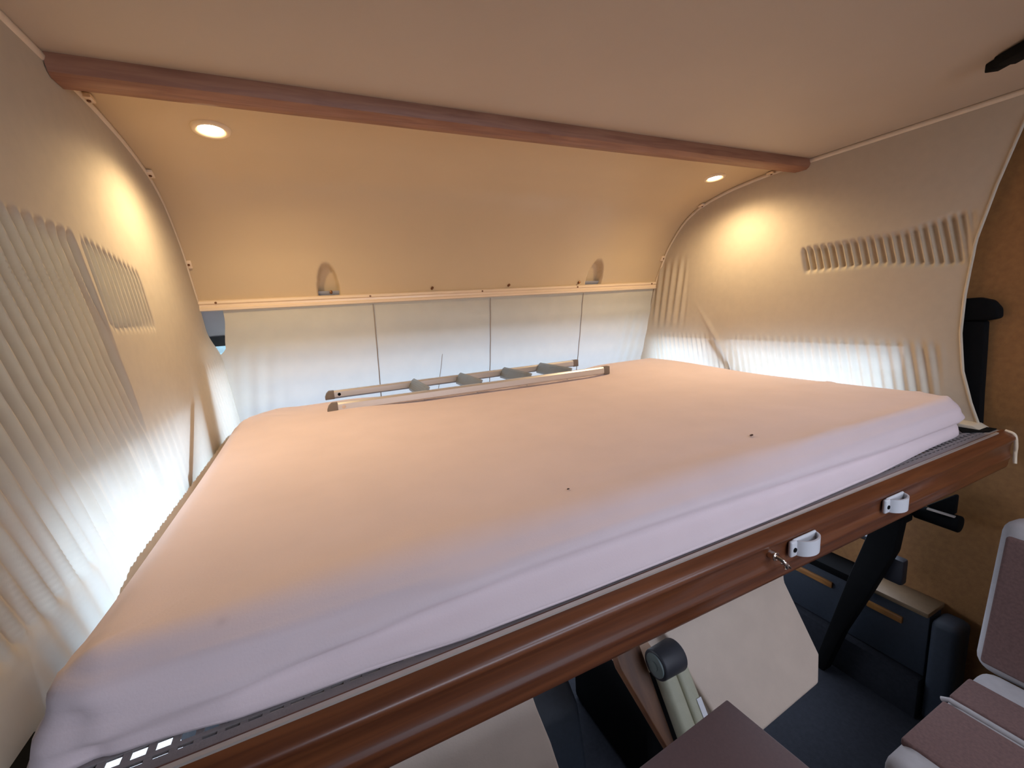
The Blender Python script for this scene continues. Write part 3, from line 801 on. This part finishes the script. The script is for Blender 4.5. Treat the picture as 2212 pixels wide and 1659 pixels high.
t = thing('strut_mount', 'short black strut bracket on the tan wall under the rail end', 'strut', (1.03, .74, -.76))
bm = NB(); add_prism(bm, [(.706, -.640), (.712, -.638), (.775, -.700), (.706, -.700)], .992, 1.012, 'x', .004); obj('bracket', bm, M_black, t, smooth=40)
bm = NB(); add_cyl(bm, (1.0, .80, -.728), (1.0, .692, -.728), .022, .026, 20, .004); obj('strut_body', bm, M_black, t, smooth=40)
bm = NB(); add_cyl(bm, (1.0, .775, -.728), (W, .775, -.728), .012); obj('wall_pin', bm, M_black, t, smooth=40)
bm = NB(); add_box(bm, (.975, .700, -.703), (.985, .765, -.698), .001); obj('strip', bm, M_strip, t)

t = thing('belt_guide', 'black rounded post on the tan wall beside the right curtain edge', 'post', (1.07, .74, -.43))
bm = NB(); add_prism(bm, [(.700, -.43), (.73, -.428), (.79, -.428), (.79, -.12), (.715, -.12), (.711, -.2), (.705, -.34)], 1.062, W, 'x', .005); obj('post', bm, M_black, t, smooth=40)
bm = NB(); add_prism(bm, [(.705, -.118), (.688, -.112), (.690, -.085), (.706, -.062), (.735, -.052), (.79, -.055), (.79, -.118)], 1.056, W, 'x', .006); obj('cap', bm, M_black, t, smooth=50)

# black latch under the ceiling at the right
t = thing('roof_latch', 'black plastic latch on the ceiling near the upper right corner', 'latch', (.76, .62, .455))
ML = Matrix.Translation((.775, .668, .470)) @ Matrix.Rotation(math.radians(234), 4, 'Z') @ Matrix.Rotation(math.radians(2), 4, 'Y')
bm = NB(); add_box(bm, (.0, -.012, -.008), (.05, .016, .0115), .003, 2, ML); obj('catch', bm, M_black, t, smooth=40)
bm = NB(); add_box(bm, (.035, -.022, -.010), (.20, .022, .0115), .004, 2, ML); obj('latch_body', bm, M_black, t, smooth=40)

# ------------------------------------------------------------------ outside
bm = NB(); add_box(bm, (-12, -8, FLOOR-.75), (12, 16, FLOOR-.6)); struct(obj('ground', bm, M_grnd), 'paved ground outside the vehicle')
bm = NB()
for k in range(60):
    b = NB(); bmesh.ops.create_icosphere(b, subdivisions=2, radius=random.uniform(.4, .7))
    c0 = V(-7+14*k/59, 9+random.uniform(-.3, .3), FLOOR-.2+random.uniform(-.2, 1.0))
    for v in b.verts: v.co = v.co*(1+random.uniform(-.15, .15))+c0
    merge(bm, b)
hd = obj('hedge', bm, M_hedge); hd['kind'] = 'stuff'; hd['label'] = 'green hedge outside beyond the windscreen'; hd['category'] = 'hedge'

# ------------------------------------------------------------------ light
wd = bpy.data.worlds.new('sky'); bpy.context.scene.world = wd; wd.use_nodes = True
nt = wd.node_tree; bg = nt.nodes['Background']
SKY = 8.2
bg.inputs['Color'].default_value = (.71, .79, 1.0, 1); bg.inputs['Strength'].default_value = SKY
def portal(name, loc, rot, sx, sy):
    L = bpy.data.lights.new(name, 'AREA'); L.shape = 'RECTANGLE'; L.size = sx; L.size_y = sy; L.cycles.is_portal = True
    o = bpy.data.objects.new(name, L); C.objects.link(o); o.location = loc; o.rotation_euler = rot
    return o
portal('daylight_portal_1', (-W-.03, 1.52, -.62), (0, math.radians(-90), 0), 1.0, 1.26)
portal('daylight_portal_2', (W+.03, 1.48, -.57), (0, math.radians(90), 0), .76, 1.16)
portal('daylight_portal_3', (0, 2.44, -.41), (math.radians(-61), 0, 0), 2.16, .85)
portal('daylight_portal_4', (W+.03, -1.05, -.05), (0, math.radians(90), 0), .5, .6)
portal('daylight_portal_6', (-.05, -1.69, -.065), (math.radians(90), 0, 0), 1.7, .57)
portal('daylight_portal_5', (.35, -.55, .51), (0, 0, 0), .9, .8)

# ------------------------------------------------------------------ camera
cam = bpy.data.cameras.new('camera'); co = bpy.data.objects.new('camera', cam); C.objects.link(co)
f_px = 916.83; cam.sensor_fit = 'HORIZONTAL'; cam.sensor_width = 36; cam.lens = f_px/2212*36; cam.clip_start = .01
yaw, pit, rol = (math.radians(a) for a in (24.41535885, -9.89394303, -3.72740995))
fw = V(math.sin(yaw)*math.cos(pit), math.cos(yaw)*math.cos(pit), math.sin(pit))
r = V(math.cos(yaw), -math.sin(yaw), 0); u = r.cross(fw)
r2 = r*math.cos(rol)+u*math.sin(rol); u2 = -r*math.sin(rol)+u*math.cos(rol)
m = Matrix((r2, u2, -fw)).transposed().to_4x4(); m.translation = V(-.69869676, .1680962, 0)
co.matrix_world = m
bpy.context.scene.camera = co

# floor at z = 0
for o in list(bpy.context.scene.objects):
    if o.parent is None: o.location.z += UP
vs = bpy.context.scene.view_settings
vs.view_transform = 'Standard'; vs.look = 'None'; vs.gamma = 1; vs.use_curve_mapping = False
vs.exposure = -.17
